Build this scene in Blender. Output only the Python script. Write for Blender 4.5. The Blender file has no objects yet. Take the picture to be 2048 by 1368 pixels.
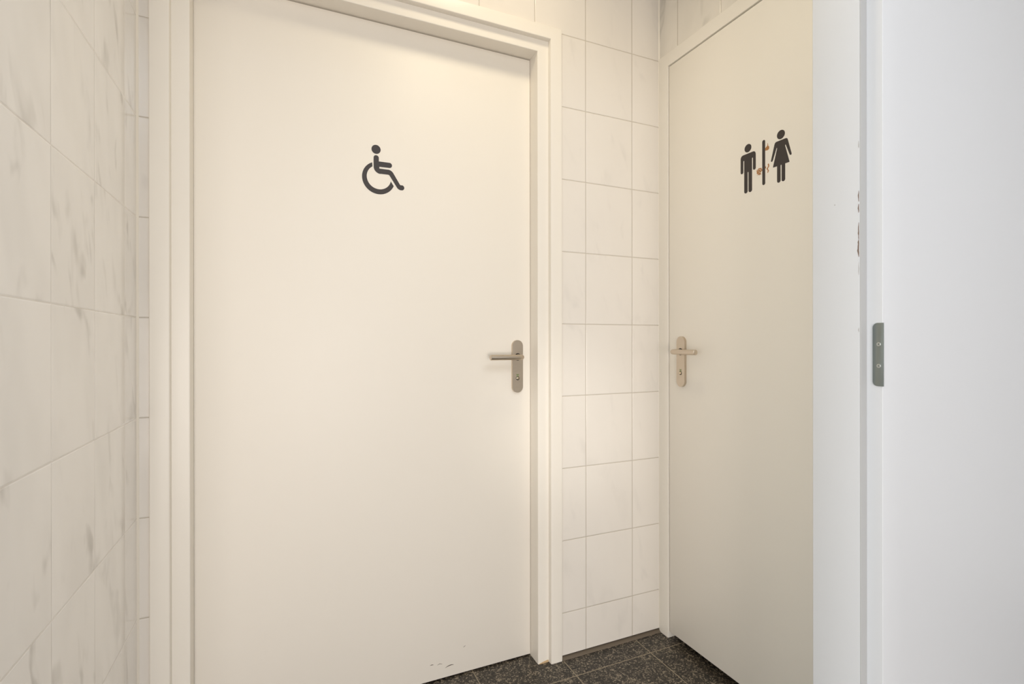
import bpy, bmesh, math, random
from mathutils import Vector, Matrix

S = bpy.context.scene
COL = S.collection
rnd = random.Random(7)

# ------------------------------------------------------------------ helpers
def srgb(r, g, b):
    def f(c):
        c /= 255.0
        return c / 12.92 if c <= 0.04045 else ((c + 0.055) / 1.055) ** 2.4
    return (f(r), f(g), f(b), 1.0)

def obj(name, bm, mat, parent=None, origin=None, smooth=True, angle=35):
    """link a bmesh given in world coordinates as ONE mesh object"""
    bmesh.ops.recalc_face_normals(bm, faces=bm.faces[:])
    me = bpy.data.meshes.new(name)
    bm.to_mesh(me); bm.free()
    o = bpy.data.objects.new(name, me)
    if origin is None:
        vs = [v.co for v in me.vertices]
        origin = Vector(((min(v.x for v in vs) + max(v.x for v in vs)) / 2,
                         (min(v.y for v in vs) + max(v.y for v in vs)) / 2,
                         min(v.z for v in vs)))
    origin = Vector(origin)
    me.transform(Matrix.Translation(-origin))
    if smooth:
        for p in me.polygons: p.use_smooth = True
        me.set_sharp_from_angle(angle=math.radians(angle))
    me.materials.append(mat)
    COL.objects.link(o)
    if parent is not None:
        o.parent = parent
        q, base = parent, Vector((0, 0, 0))
        while q is not None:
            base += q.location; q = q.parent
        o.location = origin - base
    else:
        o.location = origin
    return o

def struct(o):
    o['kind'] = 'structure'
    return o

def add_box(bm, x0, x1, y0, y1, z0, z1, bevel=0.0, seg=2):
    vs = [bm.verts.new((x, y, z)) for z in (z0, z1) for y in (y0, y1) for x in (x0, x1)]
    fs = [(0, 1, 3, 2), (4, 6, 7, 5), (0, 4, 5, 1), (2, 3, 7, 6), (0, 2, 6, 4), (1, 5, 7, 3)]
    faces = [bm.faces.new([vs[i] for i in f]) for f in fs]
    if bevel:
        es = list({e for f in faces for e in f.edges})
        bmesh.ops.bevel(bm, geom=es, offset=bevel, segments=seg, profile=0.5, affect='EDGES')

def boxes(*bs, bevel=0.0):
    bm = bmesh.new()
    for b in bs: add_box(bm, *b, bevel=bevel)
    return bm

def arc(cx, cy, r, a0, a1, n=12, rx=None):
    a0, a1 = math.radians(a0), math.radians(a1)
    return [(cx + (rx or r) * math.cos(a0 + (a1 - a0) * i / n), cy + r * math.sin(a0 + (a1 - a0) * i / n)) for i in range(n + 1)]

def add_plate(bm, pts, place, t0, t1, bevel=0.0, seg=2):
    """extrude the flat outline pts=(u,v) from depth t0 to t1; place(u,v,t) -> xyz"""
    clean = []
    for p in pts:
        if not clean or math.hypot(p[0] - clean[-1][0], p[1] - clean[-1][1]) > 1e-6: clean.append(p)
    if math.hypot(clean[0][0] - clean[-1][0], clean[0][1] - clean[-1][1]) < 1e-6: clean.pop()
    a = [bm.verts.new(place(u, v, t0)) for u, v in clean]
    b = [bm.verts.new(place(u, v, t1)) for u, v in clean]
    n = len(clean)
    f1 = bm.faces.new(b)
    f0 = bm.faces.new(list(reversed(a)))
    for i in range(n):
        bm.faces.new((a[i], a[(i + 1) % n], b[(i + 1) % n], b[i]))
    if bevel:
        bmesh.ops.bevel(bm, geom=list(f1.edges), offset=bevel, segments=seg, profile=0.5, affect='EDGES')

def add_tube(bm, path, r, n=20, caps=True):
    rings = []
    P = [Vector(p) for p in path]
    up = Vector((0, 0, 1))
    for i, p in enumerate(P):
        if i == 0: d = P[1] - P[0]
        elif i == len(P) - 1: d = P[-1] - P[-2]
        else: d = (P[i + 1] - p).normalized() + (p - P[i - 1]).normalized()
        d.normalize()
        s = d.cross(up).normalized(); t = s.cross(d).normalized()
        k = 1.0
        if 0 < i < len(P) - 1:
            k = 1.0 / max(0.5, d.dot((p - P[i - 1]).normalized()))
        rr = r[i] if isinstance(r, (list, tuple)) else r
        rings.append([bm.verts.new(p + (s * math.cos(2 * math.pi * j / n) * k + t * math.sin(2 * math.pi * j / n)) * rr) for j in range(n)])
    for a, b in zip(rings, rings[1:]):
        for j in range(n):
            bm.faces.new((a[j], a[(j + 1) % n], b[(j + 1) % n], b[j]))
    if caps:
        bm.faces.new(rings[0]); bm.faces.new(rings[-1])

def add_u_frame(bm, profile, a0, a1, ztop, zbot, place):
    """mitred door frame: profile=(o, d) closed outline, o = distance outwards from the
    opening edge, d = depth; swept up one jamb, over the head and down the other"""
    rings = []
    for k in range(4):
        ring = []
        for o, d in profile:
            u = a0 - o if k < 2 else a1 + o
            z = zbot if k in (0, 3) else ztop + o
            ring.append(bm.verts.new(place(u, z, d)))
        rings.append(ring)
    n = len(profile)
    for A, B in zip(rings, rings[1:]):
        for i in range(n):
            bm.faces.new((A[i], A[(i + 1) % n], B[(i + 1) % n], B[i]))
    bm.faces.new(rings[0]); bm.faces.new(rings[-1])

def round_profile(pts, radii, n=4):
    """round the corners of a closed polygon"""
    out = []
    N = len(pts)
    for i in range(N):
        p = Vector(pts[i]); r = radii[i]
        if r == 0: out.append(tuple(p)); continue
        a = (Vector(pts[i - 1]) - p).normalized(); b = (Vector(pts[(i + 1) % N]) - p).normalized()
        ang = a.angle(b); t = r / math.tan(ang / 2)
        A = p + a * t; B = p + b * t
        c = p + (a + b).normalized() * (r / math.sin(ang / 2))
        va, vb = A - c, B - c
        th = va.angle_signed(vb)
        for k in range(n + 1):
            ca = -th * k / n
            out.append((c.x + va.x * math.cos(ca) - va.y * math.sin(ca), c.y + va.x * math.sin(ca) + va.y * math.cos(ca)))
    return out

# ---------------------------------------------------------------- materials
class NT:
    def __init__(self, name):
        self.m = bpy.data.materials.new(name); self.m.use_nodes = True
        self.t = self.m.node_tree; self.n = self.t.nodes; self.l = self.t.links
        self.b = self.n['Principled BSDF']
    def put(self, sock, v):
        if hasattr(v, 'is_linked') or isinstance(v, bpy.types.NodeSocket): self.l.new(v, sock)
        else: sock.default_value = v
    def math(self, op, a, b=0.0, c=None, clamp=False):
        n = self.n.new('ShaderNodeMath'); n.operation = op; n.use_clamp = clamp
        self.put(n.inputs[0], a); self.put(n.inputs[1], b)
        if c is not None: self.put(n.inputs[2], c)
        return n.outputs[0]
    def step(self, v, lo, hi, a=0.0, b=1.0):
        n = self.n.new('ShaderNodeMapRange'); n.interpolation_type = 'SMOOTHSTEP'
        self.put(n.inputs[0], v)
        for i, x in enumerate((lo, hi, a, b)): self.put(n.inputs[i + 1], x)
        return n.outputs[0]
    def mix(self, f, a, b):
        n = self.n.new('ShaderNodeMix'); n.data_type = 'RGBA'
        self.put(n.inputs[0], f); self.put(n.inputs[6], a); self.put(n.inputs[7], b)
        return n.outputs[2]
    def xyz(self, x, y, z):
        n = self.n.new('ShaderNodeCombineXYZ')
        for i, v in enumerate((x, y, z)): self.put(n.inputs[i], v)
        return n.outputs[0]
    def pos(self):
        g = self.n.new('ShaderNodeNewGeometry'); s = self.n.new('ShaderNodeSeparateXYZ')
        self.l.new(g.outputs['Position'], s.inputs[0]); return s.outputs
    def noise(self, vec, scale, detail=3.0, rough=0.5, dist=0.0):
        n = self.n.new('ShaderNodeTexNoise')
        self.put(n.inputs['Vector'], vec); n.inputs['Scale'].default_value = scale
        n.inputs['Detail'].default_value = detail; n.inputs['Roughness'].default_value = rough
        n.inputs['Distortion'].default_value = dist
        return n.outputs['Fac']
    def bump(self, h, dist, strength=1.0):
        n = self.n.new('ShaderNodeBump'); n.inputs['Distance'].default_value = dist
        n.inputs['Strength'].default_value = strength; self.put(n.inputs['Height'], h)
        self.l.new(n.outputs[0], self.b.inputs['Normal'])
    def wavy(self, scale=3.0, dist=0.0004):
        x, y, z = self.pos()
        self.bump(self.noise(self.xyz(x, y, z), scale, 2.0), dist)

def paint(name, col, rough=0.35, spec=0.5, wave=None):
    k = NT(name); k.b.inputs['Base Color'].default_value = col
    k.b.inputs['Roughness'].default_value = rough
    k.b.inputs['Specular IOR Level'].default_value = spec
    if wave: k.wavy(*wave)
    return k.m

def metal(name, col, rough=0.3, met=1.0):
    k = NT(name); k.b.inputs['Base Color'].default_value = col
    k.b.inputs['Metallic'].default_value = met; k.b.inputs['Roughness'].default_value = rough
    x, y, z = k.pos()
    f = k.noise(k.xyz(k.math('MULTIPLY', x, 3.0), k.math('MULTIPLY', y, 3.0), k.math('MULTIPLY', z, 120.0)), 8.0, 2.0)
    k.put(k.b.inputs['Roughness'], k.step(f, 0.2, 0.8, rough * 0.85, rough * 1.15))
    return k.m

def tile_mat(name, axis, off, vein, base, vein_col, grout, hg=1.0, vg=1.0, rough=0.16, bs=0.8):
    """glazed wall tiles 20 x 25 cm with soft marble veining"""
    k = NT(name)
    P = k.pos(); u0 = P[0] if axis == 'X' else P[1]; z0 = P[2]
    u = k.math('DIVIDE', k.math('SUBTRACT', u0, off), 0.2)
    v = k.math('DIVIDE', k.math('SUBTRACT', z0, 0.1455), 0.25)
    fu, fv = k.math('FRACT', u), k.math('FRACT', v)
    du = k.math('MULTIPLY', k.math('MINIMUM', fu, k.math('SUBTRACT', 1.0, fu)), 0.2)
    dv = k.math('MULTIPLY', k.math('MINIMUM', fv, k.math('SUBTRACT', 1.0, fv)), 0.25)
    d = k.math('MINIMUM', du, dv)
    g = k.math('MAXIMUM', k.step(dv, 0.0007, 0.0015, hg, 0.0), k.step(du, 0.0007, 0.0015, vg, 0.0))
    iu, iv = k.math('FLOOR', u), k.math('FLOOR', v)
    w = k.n.new('ShaderNodeTexWhiteNoise'); w.noise_dimensions = '2D'
    k.l.new(k.xyz(iu, iv, 0.0), w.inputs['Vector'])
    tone = w.outputs['Value']
    ofs = k.math('MULTIPLY', tone, 37.0)
    vec = k.xyz(k.math('ADD', k.math('MULTIPLY', u0, 2.6), k.math('MULTIPLY', z0, 0.5)), ofs, k.math('MULTIPLY', z0, 1.15))
    n1 = k.noise(vec, 7.0, 2.0, 0.5, 0.5)
    n2 = k.noise(vec, 3.2, 2.0, 0.5, 0.3)
    f = k.math('MULTIPLY', k.step(n1, 0.53, 0.76), k.step(n2, 0.35, 0.65))
    f = k.math('MULTIPLY', f, vein)
    cloud = k.step(n2, 0.3, 0.7, 0.0, vein * 0.22)
    f = k.math('ADD', f, cloud, clamp=True)
    c = k.mix(f, base, vein_col)
    k.put(k.b.inputs['Base Color'], k.mix(g, c, grout))
    k.put(k.b.inputs['Roughness'], k.math('ADD', k.math('MULTIPLY', g, 0.5), rough))
    k.b.inputs['Specular IOR Level'].default_value = 0.5
    edge = k.step(d, 0.0006, 0.0032)
    wav = k.noise(k.xyz(P[0], P[1], k.math('ADD', P[2], ofs)), 7.0, 1.0)
    k.bump(k.math('ADD', edge, k.math('MULTIPLY', wav, 0.25)), 0.0011, bs)
    return k.m

def floor_mat():
    k = NT('granite floor tile')
    x, y, z = k.pos()
    T = 0.303
    u = k.math('FRACT', k.math('DIVIDE', k.math('SUBTRACT', x, -0.1205), T))
    v = k.math('FRACT', k.math('DIVIDE', k.math('SUBTRACT', y, -0.0955), T))
    du = k.math('MULTIPLY', k.math('MINIMUM', u, k.math('SUBTRACT', 1.0, u)), T)
    dv = k.math('MULTIPLY', k.math('MINIMUM', v, k.math('SUBTRACT', 1.0, v)), T)
    d = k.math('MINIMUM', du, dv)
    g = k.step(d, 0.0011, 0.0019, 1.0, 0.0)
    vec = k.xyz(x, y, z)
    vo = k.n.new('ShaderNodeTexVoronoi'); vo.inputs['Scale'].default_value = 240.0
    k.l.new(vec, vo.inputs['Vector'])
    s = k.n.new('ShaderNodeSeparateColor'); k.l.new(vo.outputs['Color'], s.inputs[0])
    n1 = k.noise(vec, 150.0, 4.0, 0.65, 0.8)
    n2 = k.noise(vec, 45.0, 3.0, 0.6)
    val = k.math('ADD', k.math('MULTIPLY', s.outputs[0], 0.45), k.math('ADD', k.math('MULTIPLY', n1, 0.8), k.math('MULTIPLY', n2, 0.35)))
    r = k.n.new('ShaderNodeValToRGB'); k.l.new(val, r.inputs[0])
    e = r.color_ramp.elements
    e[0].position = 0.54; e[0].color = srgb(14, 12, 9)
    e[1].position = 1.08; e[1].color = srgb(140, 128, 110)
    m = e.new(0.74); m.color = srgb(40, 35, 29)
    m = e.new(0.92); m.color = srgb(72, 65, 55)
    k.put(k.b.inputs['Base Color'], k.mix(g, r.outputs[0], srgb(152, 140, 119)))
    k.put(k.b.inputs['Roughness'], k.math('ADD', k.math('MULTIPLY', g, 0.4), 0.42))
    k.bump(k.step(d, 0.0006, 0.0022), 0.0008, 0.7)
    return k.m

M_door = paint('cream door lacquer', (0.835, 0.785, 0.70, 1), 0.48, 0.35, (2.2, 0.0006))
M_frame = paint('cream frame gloss paint', (0.82, 0.77, 0.685, 1), 0.36, 0.4, (6.0, 0.0005))
M_white = paint('white gloss paint', (0.605, 0.615, 0.63, 1), 0.45, 0.4, (5.0, 0.0005))
M_plaster = paint('white hall plaster', (0.80, 0.80, 0.80, 1), 0.9, 0.2)
M_ceil = paint('white ceiling paint', (0.82, 0.80, 0.76, 1), 0.9, 0.2)
M_tback = tile_mat('glazed wall tile back', 'X', -0.126, 0.35, (0.785, 0.735, 0.665, 1), (0.62, 0.58, 0.53, 1), (0.52, 0.46, 0.38, 1))
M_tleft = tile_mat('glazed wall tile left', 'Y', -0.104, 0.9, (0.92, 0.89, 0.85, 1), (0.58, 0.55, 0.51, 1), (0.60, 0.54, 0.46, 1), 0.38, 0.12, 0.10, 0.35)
M_tright = tile_mat('glazed wall tile right', 'Y', -0.0985, 0.9, (0.78, 0.73, 0.65, 1), (0.48, 0.45, 0.40, 1), (0.50, 0.44, 0.36, 1))
M_floor = floor_mat()
M_seal = paint('taupe floor sealant', srgb(104, 93, 80), 0.7, 0.3)
M_seal2 = paint('grey sealing rubber', (0.40, 0.40, 0.395, 1), 0.6, 0.3)
M_caulk = paint('white corner sealant', srgb(236, 228, 214), 0.4, 0.5)
M_steel = metal('champagne satin metal', (0.61, 0.53, 0.435, 1), 0.32)
M_dark = paint('dark recess', srgb(28, 22, 18), 0.6)
M_brass = metal('pale brass cylinder', (0.62, 0.53, 0.40, 1), 0.25)
M_green = paint('green indicator', srgb(104, 128, 62), 0.5)
M_vinyl = paint('black vinyl film', srgb(56, 49, 46), 0.45, 0.4)
M_glue = paint('brown dried glue', srgb(172, 118, 66), 0.6)
M_zinc = metal('grey zinc plated steel', (0.285, 0.32, 0.315, 1), 0.34)
M_zincs = metal('bright zinc screw', (0.58, 0.60, 0.59, 1), 0.3)
M_chip = paint('bare brown wood', srgb(122, 104, 94), 0.8)
M_chipg = paint('grey undercoat', srgb(168, 166, 162), 0.8)
M_scuff = paint('dark scuff rubber', srgb(92, 80, 68), 0.7)
M_wood = paint('tan filler', srgb(200, 170, 130), 0.7)

ZF = -0.012            # floor level
XL = -1.6316           # left wall face
CH = 2.62              # ceiling

# ---------------------------------------------------------------- room shell
struct(obj('floor', boxes((-3.3, 1.7, -4.3, 0.30, ZF - 0.08, ZF)), M_floor, smooth=False))
struct(obj('ceiling', boxes((-3.3, 1.7, -4.3, 0.30, CH, CH + 0.08)), M_ceil, smooth=False))
# back wall: opening for the left door
struct(obj('wall_back', boxes((XL - 0.12, -1.600, 0, 0.12, ZF, CH), (-0.430, 0.0, 0, 0.12, 0.0, CH),
                              (-1.600, -0.430, 0, 0.12, 2.150, CH), (XL - 0.12, 0.30, 0.18, 0.30, ZF, CH)), M_tback, smooth=False))
struct(obj('wall_left', boxes((XL - 0.12, XL, -0.92, 0.0, ZF, CH)), M_tleft, smooth=False))
# right wall: opening for the right door
struct(obj('wall_right', boxes((0, 0.12, -0.7825, 0.12, 2.148, CH), (0.0, 0.12, 0.0, 0.18, ZF, CH),
                               (0.16, 0.30, -0.7825, 0.18, ZF, CH)), M_tright, smooth=False))
# sealant lines
bm = bmesh.new()
add_plate(bm, [(0.05, -0.0035), (0.003, -0.0045), (-0.003, -0.0070), (-0.0075, -0.0095), (-0.0105, ZF), (0.05, ZF)], lambda u, v, t: (t, u, v), -0.425, 0.0)
struct(obj('baseboard_back', bm, M_seal))
bm = bmesh.new()
add_plate(bm, [(-0.0035, 0.0), (0, 0), (0, -0.0035)], lambda u, v, t: (u, v, t), 0.002, CH)
struct(obj('trim_5', bm, M_caulk))
bm = bmesh.new()
add_plate(bm, [(XL + 0.0045, 0.0), (XL, 0), (XL, -0.0045)], lambda u, v, t: (u, v, t), ZF, CH)
struct(obj('trim_4', bm, M_caulk))

# ---------------------------------------------------------------- left door frame
pr = round_profile([(0, 0.008), (0.0405, 0.008), (0.0415, -0.010), (0.085, -0.010), (0.085, 0.0), (0.080, 0.0), (0.080, 0.115), (0, 0.115)],
                   [0.003, 0, 0.003, 0.003, 0, 0, 0, 0])
bm = bmesh.new()
add_u_frame(bm, pr, -1.520, -0.512, 2.071, ZF, lambda u, z, d: (u, d, z))
trim1 = struct(obj('trim_1', bm, M_frame))
bm = bmesh.new()
add_plate(bm, [(-0.509, ZF), (-0.473, ZF), (-0.4725, ZF + 0.006), (-0.476, ZF + 0.0075), (-0.492, ZF + 0.005), (-0.507, ZF + 0.0015)],
          lambda u, v, t: (u, t, v), 0.0085, 0.0065)
o = obj('filler_patch', bm, M_wood, trim1); o['label'] = 'tan chipped filler at the frame foot'

# ---------------------------------------------------------------- left door
D1 = 0.066
bm = boxes((-1.5200, -0.5130, D1, D1 + 0.04, ZF + 0.005, 2.0675), bevel=0.0015)
door1 = struct(obj('door_1', bm, M_door))
door1['label'] = 'cream flush door with black wheelchair symbol and lever handle'

def lever_set(door, place, cu, cz, side, mir, dz=0.0325):
    """place(u, z, t): u along the door, t = distance out from the door face"""
    # rounded backplate
    w, h = 0.0198, 0.090
    pts = arc(cu, cz + h - w, w, 0, 180, 20) + arc(cu, cz - h + w, w, 180, 360, 20)
    bm = bmesh.new()
    add_plate(bm, pts, place, 0.0, 0.0095, bevel=0.003, seg=3)
    plate = obj('handle_plate', bm, M_steel, door)
    plate['label'] = 'champagne metal oval-ended handle plate'
    # spindle bearing
    zl = cz + dz
    bm = bmesh.new()
    add_plate(bm, arc(cu, zl, 0.0125, 0, 360, 24), place, 0.0090, 0.0100)
    obj('spindle_hole', bm, M_dark, plate)
    # lever: neck out of the plate, tight bend, straight round grip
    r = 0.0092
    pts = [place(cu, zl, 0.009), place(cu, zl, 0.034)]
    for a in range(0, 91, 15):
        t = math.radians(a)
        pts.append(place(cu + side * 0.014 * (1 - math.cos(t)), zl, 0.037 + 0.014 * math.sin(t)))
    pts += [place(cu + side * 0.06, zl, 0.051), place(cu + side * 0.1160, zl, 0.051)]
    rr = [r] * len(pts)
    pts.append(place(cu + side * 0.1170, zl, 0.051)); rr.append(r * 0.88)
    bm = bmesh.new()
    add_tube(bm, pts, rr, 24)
    obj('lever', bm, M_steel, door)
    # lock release below
    zk = cz - 0.041
    bm = bmesh.new()
    add_plate(bm, arc(cu, zk, 0.0065, 0, 360, 24), place, 0.0092, 0.0100)
    obj('lock_recess', bm, M_dark, plate)
    bm = bmesh.new()
    add_plate(bm, arc(cu, zk + 0.0006, 0.0050, 0, 360, 24), place, 0.0092, 0.0112, bevel=0.0008)
    add_plate(bm, [(cu - 0.0008, zk - 0.003), (cu + 0.0008, zk - 0.003), (cu + 0.0008, zk + 0.0042), (cu - 0.0008, zk + 0.0042)], place, 0.0108, 0.0116)
    obj('lock_cylinder', bm, M_brass, plate)
    bm = bmesh.new()
    add_plate(bm, arc(cu, zk + 0.001, 0.0080, 55, 125, 10) + list(reversed(arc(cu, zk + 0.001, 0.0062, 55, 125, 10))), place, 0.0092, 0.0101)
    add_plate(bm, [(cu - 0.0042 * mir, zk + 0.0100), (cu + 0.0042 * mir, zk + 0.0118), (cu + 0.0036 * mir, zk + 0.0142), (cu - 0.0008 * mir, zk + 0.0128), (cu - 0.0046 * mir, zk + 0.0146)], place, 0.0092, 0.0100)
    o = obj('lock_marker', bm, M_green, plate); o['label'] = 'green lock marker'

lever_set(door1, lambda u, z, t: (u, D1 - t, z), -0.5650, 0.9997, -1, 1)

# dark scuffs near the bottom of the left door
def scuff(pts, wid):
    n = len(pts); up, dn = [], []
    for i, (x, z) in enumerate(pts):
        f = wid * math.sin(math.pi * (i + 0.35) / (n - 0.3))
        up.append((x, z + f / 2)); dn.append((x, z - f / 2))
    bm = bmesh.new()
    add_plate(bm, up + dn[::-1], lambda u, v, t: (u, D1 - t, v), 0.0, 0.0002)
    o = obj('scuff_mark', bm, M_scuff, door1, smooth=False)
    o['label'] = 'dark scuff'
scuff([(-0.8713, 0.0446), (-0.866, 0.0452), (-0.8604, 0.0440)], 0.0022)
scuff([(-0.8474, 0.0394), (-0.840, 0.0419), (-0.8312, 0.0390)], 0.0016)
scuff([(-0.8209, 0.0240), (-0.814, 0.0266), (-0.8061, 0.0286), (-0.799, 0.0288), (-0.7927, 0.0275)], 0.0028)
scuff([(-0.7594, 0.0754), (-0.756, 0.0778), (-0.7518, 0.0801)], 0.0016)

# ---------------------------------------------------------------- right door frame + door
pr2 = round_profile([(0, -0.003), (0.0485, -0.003), (0.0485, 0.0), (0.044, 0.0), (0.044, 0.11), (0.0, 0.11)], [0.0015, 0.0015, 0, 0, 0, 0])
bm = bmesh.new()
add_u_frame(bm, pr2, -0.7340, -0.0500, 2.1030, ZF + 0.0005, lambda u, z, d: (d, u, z))
trim2 = struct(obj('trim_2', bm, M_frame))
D2 = 0.001
bm = boxes((D2, D2 + 0.04, -0.7315, -0.0542, 0.013, 2.0990), bevel=0.0012)
door2 = struct(obj('door_2', bm, M_door))
door2['label'] = 'cream flush door with man and woman symbols and lever handle'
lever_set(door2, lambda u, z, t: (D2 - t, u, z), -0.1212, 1.0128, -1, 1, 0.0353)

# ---------------------------------------------------------------- wheelchair sign
def on1(u, v, t): return (u, D1 - t, v)
TH = 0.0005
sign = bpy.data.objects.new('wheelchair_sign', None); COL.objects.link(sign)
sign.empty_display_size = 0.05
sign.location = (-1.0206, D1, 1.5394)
sign['label'] = 'black wheelchair user symbol stuck on the wide left cream door'
sign['category'] = 'sign'
bm = bmesh.new(); add_plate(bm, arc(-1.0394, 1.6763, 0.0138, 0, 360, 40), on1, 0, TH)
obj('head', bm, M_vinyl, sign, smooth=False)
hw = 0.0079
x0 = -1.0390
body = arc(x0, 1.6506, hw, 180, 0, 14)                                        # neck end
body += [(-1.0311, 1.6404)] + arc(-0.9988, 1.6327, 0.0079, 88, -90, 14)       # arm
body += [(-1.0296, 1.6241), (-1.0296, 1.6187)]                               # lap corner
body += [(-1.0050, 1.6187)] + arc(-1.0038, 1.5990, 0.0200, 86, 30, 8)          # thigh to knee
body += [(-0.9668, 1.5772), (-0.9655, 1.5758), (-0.9638, 1.5752)]
body += arc(-0.9608, 1.5678, 0.0080, 80, -90, 14)                             # foot
body += [(-0.9650, 1.5597), (-0.9700, 1.5614), (-0.9742, 1.5645), (-0.9766, 1.5680)]
body += [(-0.9985, 1.6010)] + [(-1.0005, 1.6027), (-1.0032, 1.6033)]
body += [(-1.0255, 1.6030)] + arc(-1.0262, 1.6230, 0.0206, 268, 186, 10)
body += [(-1.0469, 1.6351)]
bm = bmesh.new(); add_plate(bm, body, on1, 0, TH)
obj('seated_figure', bm, M_vinyl, sign, smooth=False)
wo = arc(-1.0316, 1.5890, 0.0497, 113.2, 338.5 - 1.5, 60)
wi = arc(-1.0306, 1.5914, 0.0368, 347.5, 122.5, 60)
bm = bmesh.new(); add_plate(bm, wo + wi, on1, 0, TH)
obj('wheel', bm, M_vinyl, sign, smooth=False)

# ---------------------------------------------------------------- man / woman sign
def on2(u, v, t): return (D2 - t, u, v)
rs = bpy.data.objects.new('restroom_sign', None); COL.objects.link(rs)
rs.location = (D2, -0.4600, 1.5410); rs.empty_display_size = 0.05
rs['label'] = 'black man and woman symbols with divider bar on the narrow right door'
rs['category'] = 'sign'
C = -0.4040                                       # man
def mirror(half, c):                              # half: list of (du, z) with du >= 0, top centre to bottom centre
    return [(c - du, z) for du, z in half] + [(c + du, z) for du, z in reversed(half)]
half = [(0.0175, 1.6606)] + [(0.0175 + a, z) for a, z in [(0.0042, 1.6600), (0.0074, 1.6580), (0.0094, 1.6546), (0.0102, 1.6500)]]
half += [(0.0277, 1.6090)] + arc(0.0228, 1.6088, 0.0049, 0, -180, 10)
half += [(0.0178, 1.6415), (0.0171, 1.6424), (0.0164, 1.6424), (0.0147, 1.6412)] if False else [(0.0179, 1.6418), (0.0172, 1.6425), (0.0150, 1.6425), (0.0143, 1.6418)]
half += [(0.0143, 1.5466)] + arc(0.0080, 1.5466, 0.0063, 0, -180, 12)
half += [(0.0016, 1.6030), (0.0008, 1.6040)]
man = mirror(half, C)
bm = bmesh.new()
add_plate(bm, arc(-0.4036, 1.6769, 0.0124, 0, 360, 40), on2, 0, TH)
add_plate(bm, man, on2, 0, TH)
obj('man_symbol', bm, M_vinyl, rs, smooth=False)
bm = bmesh.new()
add_plate(bm, arc(-0.4596, 1.6766, 0.0049, 0, 180, 12) + arc(-0.4598, 1.5531, 0.0049, 180, 360, 12), on2, 0, TH)
obj('divider_bar', bm, M_vinyl, rs, smooth=False)
W = -0.5175                                       # woman
half = [(0.0145, 1.6606), (0.0175, 1.6600), (0.0198, 1.6582), (0.0214, 1.6545)]
half += [(0.0328, 1.6128)] + [(0.0331, 1.6105), (0.0322, 1.6086), (0.0302, 1.6080), (0.0283, 1.6087), (0.0270, 1.6105)]
half += [(0.0146, 1.6430), (0.0136, 1.6430), (0.0128, 1.6405)]
half += [(0.0264, 1.5912), (0.0262, 1.5902), (0.0254, 1.5897), (0.0130, 1.5897)]
half += [(0.0130, 1.5464)] + arc(0.00735, 1.5464, 0.00565, 0, -180, 12)
half += [(0.0017, 1.5895)]
wom = mirror(half, W)
bm = bmesh.new()
add_plate(bm, arc(-0.5169, 1.6766, 0.0127, 0, 360, 40), on2, 0, TH)
add_plate(bm, wom, on2, 0, TH)
obj('woman_symbol', bm, M_vinyl, rs, smooth=False)
# dried glue beside the bar
def blob(bm, cu, cz, ru, rz, n=11, jag=0.35):
    pts = []
    for i in range(n):
        a = 2 * math.pi * i / n; k = 1 - jag * rnd.random()
        pts.append((cu + ru * k * math.cos(a), cz + rz * k * math.sin(a)))
    add_plate(bm, pts, on2, 0, 0.00025 + 0.0004 * rnd.random())
bm = bmesh.new()
add_plate(bm, [(-0.4650, 1.6480), (-0.4740, 1.6470), (-0.4778, 1.6492), (-0.4784, 1.6555), (-0.4770, 1.6580), (-0.4752, 1.6576),
               (-0.4742, 1.6660), (-0.4730, 1.6682), (-0.4725, 1.6610), (-0.4700, 1.6590), (-0.4666, 1.6562), (-0.4648, 1.6560)], on2, 0, 0.0003)
o = obj('glue_residue', bm, M_glue, door2, smooth=False); o['label'] = 'brown glue residue'
bm = bmesh.new()
for i in range(46):
    a = rnd.random() * 6.283; q = math.sqrt(rnd.random())
    blob(bm, -0.4440 + 0.0095 * q * math.cos(a), 1.5940 + 0.0085 * q * math.sin(a), 0.0014 + 0.0012 * rnd.random(), 0.0012 + 0.0014 * rnd.random(), 8)
for i in range(9):
    blob(bm, -0.4350 - 0.017 * rnd.random(), 1.5825 + 0.0025 * rnd.random(), 0.0012, 0.0009, 7)
o = obj('glue_residue', bm, M_glue, door2, smooth=False); o['label'] = 'brown glue residue'
bm = bmesh.new()
for cu, cz, a, b in [(-0.4755, 1.6040, 0.0030, 0.0030), (-0.4765, 1.5998, 0.0026, 0.0036), (-0.4745, 1.5965, 0.0028, 0.0026), (-0.4718, 1.5925, 0.0032, 0.0030),
                     (-0.4738, 1.5895, 0.0022, 0.0020), (-0.4752, 1.5855, 0.0030, 0.0024), (-0.4738, 1.5822, 0.0020, 0.0022), (-0.4662, 1.5985, 0.0016, 0.0040)]:
    blob(bm, cu, cz, a, b)
o = obj('glue_residue', bm, M_glue, door2, smooth=False); o['label'] = 'brown glue residue'

# ---------------------------------------------------------------- white doorway in front
pl = round_profile([(-0.2205, -0.9150), (-0.2205, -0.8834), (-0.2399, -0.8834), (-0.2399, -0.7825), (-0.1500, -0.7825), (-0.1500, -0.9150)],
                   [0.0010, 0.0008, 0.0016, 0.0020, 0, 0])
bm = bmesh.new()
add_plate(bm, pl, lambda u, v, t: (u, v, t), ZF, 2.30)
trim3 = struct(obj('trim_3', bm, M_white))
struct(obj('wall_front', boxes((-0.1500, 1.60, -0.9150, -0.7825, ZF, CH), (XL, -0.1500, -0.9150, -0.7825, 2.30, CH)), M_white, smooth=False))

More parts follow.
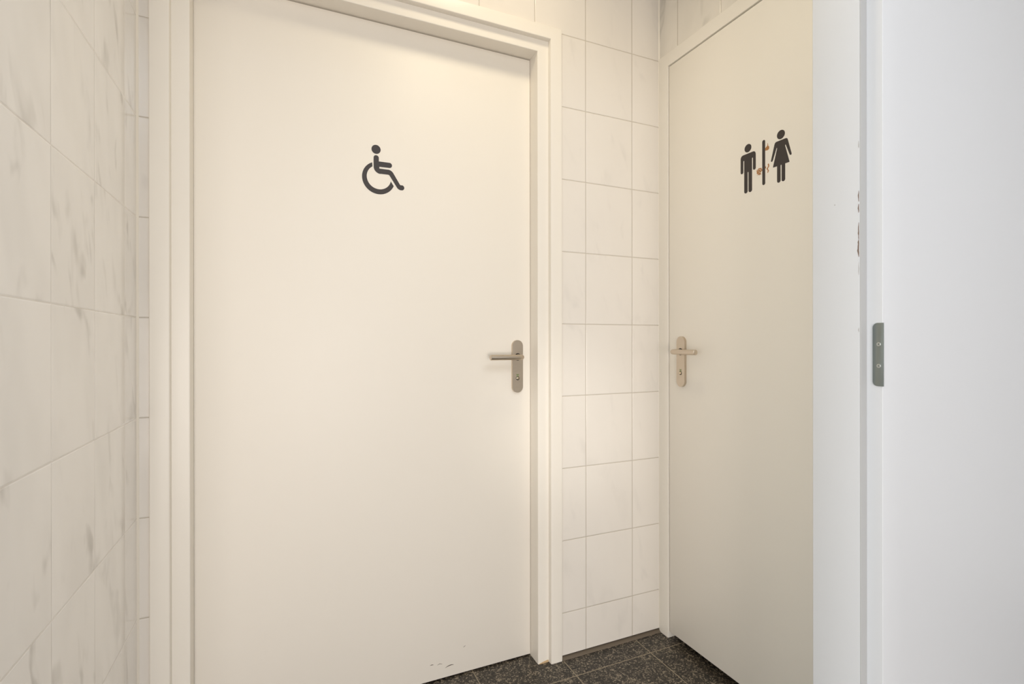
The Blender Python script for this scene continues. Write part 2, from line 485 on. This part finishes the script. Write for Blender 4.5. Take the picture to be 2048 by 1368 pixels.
# grey sealing strip on the face of the stop
bm = bmesh.new()
add_plate(bm, round_profile([(-0.2397, -0.8832), (-0.2206, -0.8832), (-0.2206, -0.8852), (-0.2393, -0.8852)], [0, 0, 0.0008, 0.0008], 3),
          lambda u, v, t: (u, v, t), ZF + 0.001, 2.295)
o = obj('sealing_strip', bm, M_seal2, trim3); o['label'] = 'light grey sealing strip'

# strike plate let into the rebate
XR = -0.2205
pts = round_profile([(-0.9172, 0.9955), (-0.8970, 0.9955), (-0.8970, 1.1210), (-0.9172, 1.1210)], [0.0005, 0.009, 0.009, 0.0005], 6)
bm = bmesh.new()
add_plate(bm, pts, lambda u, v, t: (XR - t, u, v), 0.0, 0.0016, bevel=0.0004)
sp = obj('strike_plate', bm, M_zinc, trim3); sp['label'] = 'grey steel strike plate'
for zz in (1.0787, 1.0358):
    yy = -0.9085
    bm = bmesh.new()
    pr_ = [(0.0042, 0.0015), (0.0040, 0.0021), (0.0030, 0.0024), (0.0019, 0.0024), (0.0015, 0.0014), (0.0, 0.0014)]
    rings = []
    for rr, t in pr_[:-1]:
        rings.append([bm.verts.new((XR - t, yy + rr * math.cos(k * math.pi / 8), zz + rr * math.sin(k * math.pi / 8))) for k in range(16)])
    for a, b in zip(rings, rings[1:]):
        for k in range(16): bm.faces.new((a[k], a[(k + 1) % 16], b[(k + 1) % 16], b[k]))
    bm.faces.new(rings[-1]); bm.faces.new(rings[0])
    so = obj('screw', bm, M_zincs, sp)
    so.data.materials.append(M_dark)                  # socket in the screw head
    for p in so.data.polygons:
        if len(p.vertices) == 16 and p.center.x < -0.0002: p.material_index = 1

# chipped paint along the corner of the door stop
def chip(z0, z1, w, mat, seed, side=0):
    r = random.Random(seed); n = max(4, int((z1 - z0) / 0.004))
    a, b = [], []
    for i in range(n + 1):
        z = z0 + (z1 - z0) * i / n
        env = math.sin(math.pi * (i + 0.25) / (n + 0.5)) ** 0.5
        a.append((-0.8822 + 0.0004 * r.random(), z)); b.append((-0.8822 + w * env * (0.55 + 0.45 * r.random()), z))
    bm = bmesh.new()
    if side == 0: add_plate(bm, a + b[::-1], lambda u, v, t: (-0.2399 - t, u, v), -0.0002, 0.0003)
    else: add_plate(bm, a + b[::-1], lambda u, v, t: (-0.2383 + 0.4 * (u + 0.8822) * 3, -0.8834 - t, v), -0.0002, 0.0003)
    o = obj('paint_chip', bm, mat, trim3, smooth=False)
    o['label'] = 'brown paint chip' if mat is M_chip else 'grey paint chip'
chip(1.3660, 1.3880, 0.0028, M_chip, 1)
chip(1.3440, 1.3610, 0.0032, M_chip, 2)
chip(1.2890, 1.3240, 0.0030, M_chip, 3)
chip(1.2545, 1.2890, 0.0046, M_chip, 4)
chip(1.2180, 1.2440, 0.0016, M_chipg, 5)
chip(1.4130, 1.4260, 0.0014, M_chipg, 6, 1)
chip(1.4960, 1.5080, 0.0012, M_chipg, 7, 1)
chip(1.4740, 1.4880, 0.0022, M_chipg, 8)
chip(1.2990, 1.3090, 0.0024, M_chip, 9, 1)
chip(1.1030, 1.1120, 0.0022, M_chipg, 10)
bm = bmesh.new()
add_plate(bm, arc(-0.8324, 1.3710, 0.0012, 0, 360, 10), lambda u, v, t: (-0.2399 - t, u, v), -0.0002, 0.0003)
o = obj('paint_chip', bm, M_chipg, trim3, smooth=False); o['label'] = 'tiny grey dent'

# ---------------------------------------------------------------- hall behind the camera
struct(obj('wall_rear', boxes((-3.3, 1.7, -4.3, -4.2, ZF, CH)), M_plaster, smooth=False))
struct(obj('wall_hall_left', boxes((-3.3, -3.2, -4.2, -0.92, ZF, CH), (-3.2, XL - 0.12, -1.0, -0.92, ZF, CH)), M_plaster, smooth=False))
struct(obj('wall_hall_right', boxes((1.60, 1.7, -4.2, -0.7825, ZF, CH)), M_plaster, smooth=False))

# ---------------------------------------------------------------- light
def area(name, loc, target, sx, sy, power, col, shape='RECTANGLE', spread=180):
    L = bpy.data.lights.new(name, 'AREA'); L.shape = shape; L.size = sx
    if shape in ('RECTANGLE', 'ELLIPSE'): L.size_y = sy
    L.energy = power; L.color = col; L.spread = math.radians(spread)
    o = bpy.data.objects.new(name, L); COL.objects.link(o)
    o.location = loc
    o.rotation_euler = (Vector(target) - Vector(loc)).to_track_quat('-Z', 'Y').to_euler()
    return o
area('ceiling_lamp', (-0.69, -0.42, CH - 0.03), (-0.69, -0.42, 0), 0.22, 0.22, 3.4, (1.0, 0.87, 0.63), 'DISK', 150)
area('hall_low_fill', (-1.6, -4.1, 0.66), (-1.6, 0, 0.66), 1.4, 1.25, 73.0, (1.0, 0.925, 0.87))  # unseen fill panel, added low down to brighten the lower doors and walls
area('hall_left_fill', (-3.15, -1.75, 0.8), (0, -1.75, 0.8), 1.3, 1.4, 28.0, (0.92, 1.0, 1.03))  # unseen fill panel, added to light the reveal and right door from the left
area('hall_ceiling_light', (-0.8, -2.3, CH - 0.03), (-0.8, -2.3, 0), 1.4, 1.4, 17.0, (1.0, 1.13, 1.3))

# added spotlight, no known source: soft bright pool on the frame and lower tiles
L = bpy.data.lights.new('pool_spot', 'SPOT'); L.energy = 165.0; L.color = (1.0, 0.96, 0.90)
L.spot_size = math.radians(9.0); L.spot_blend = 1.0; L.shadow_soft_size = 0.12
o = bpy.data.objects.new('pool_spot', L); COL.objects.link(o); o.location = (-2.4, -3.8, 1.85)
o.rotation_euler = (Vector((-0.40, 0.0, 0.80)) - Vector(o.location)).to_track_quat('-Z', 'Y').to_euler()

w = bpy.data.worlds.new('World'); S.world = w; w.use_nodes = True
w.node_tree.nodes['Background'].inputs[0].default_value = (0.9, 0.95, 1.0, 1)
w.node_tree.nodes['Background'].inputs[1].default_value = 0.05

# ---------------------------------------------------------------- camera
yaw, pitch, roll = 0.4196, -0.0006, -0.0010
F = Vector((math.sin(yaw) * math.cos(pitch), math.cos(yaw) * math.cos(pitch), math.sin(pitch)))
R = Vector((math.cos(yaw), -math.sin(yaw), 0)); U = R.cross(F)
R2 = R * math.cos(roll) + U * math.sin(roll); U2 = -R * math.sin(roll) + U * math.cos(roll)
cam = bpy.data.cameras.new('Camera'); co = bpy.data.objects.new('Camera', cam); COL.objects.link(co)
cam.sensor_width = 36.0; cam.lens = 36.0 * 1016.25 / 2048.0; cam.clip_start = 0.02
co.matrix_world = Matrix(((R2.x, U2.x, -F.x, -1.2949), (R2.y, U2.y, -F.y, -1.5314), (R2.z, U2.z, -F.z, 1.0845), (0, 0, 0, 1)))
S.camera = co

v = S.view_settings
S.display_settings.display_device = 'sRGB'
v.view_transform = 'Standard'; v.look = 'None'; v.gamma = 1.0; v.use_curve_mapping = False
v.exposure = 0.0
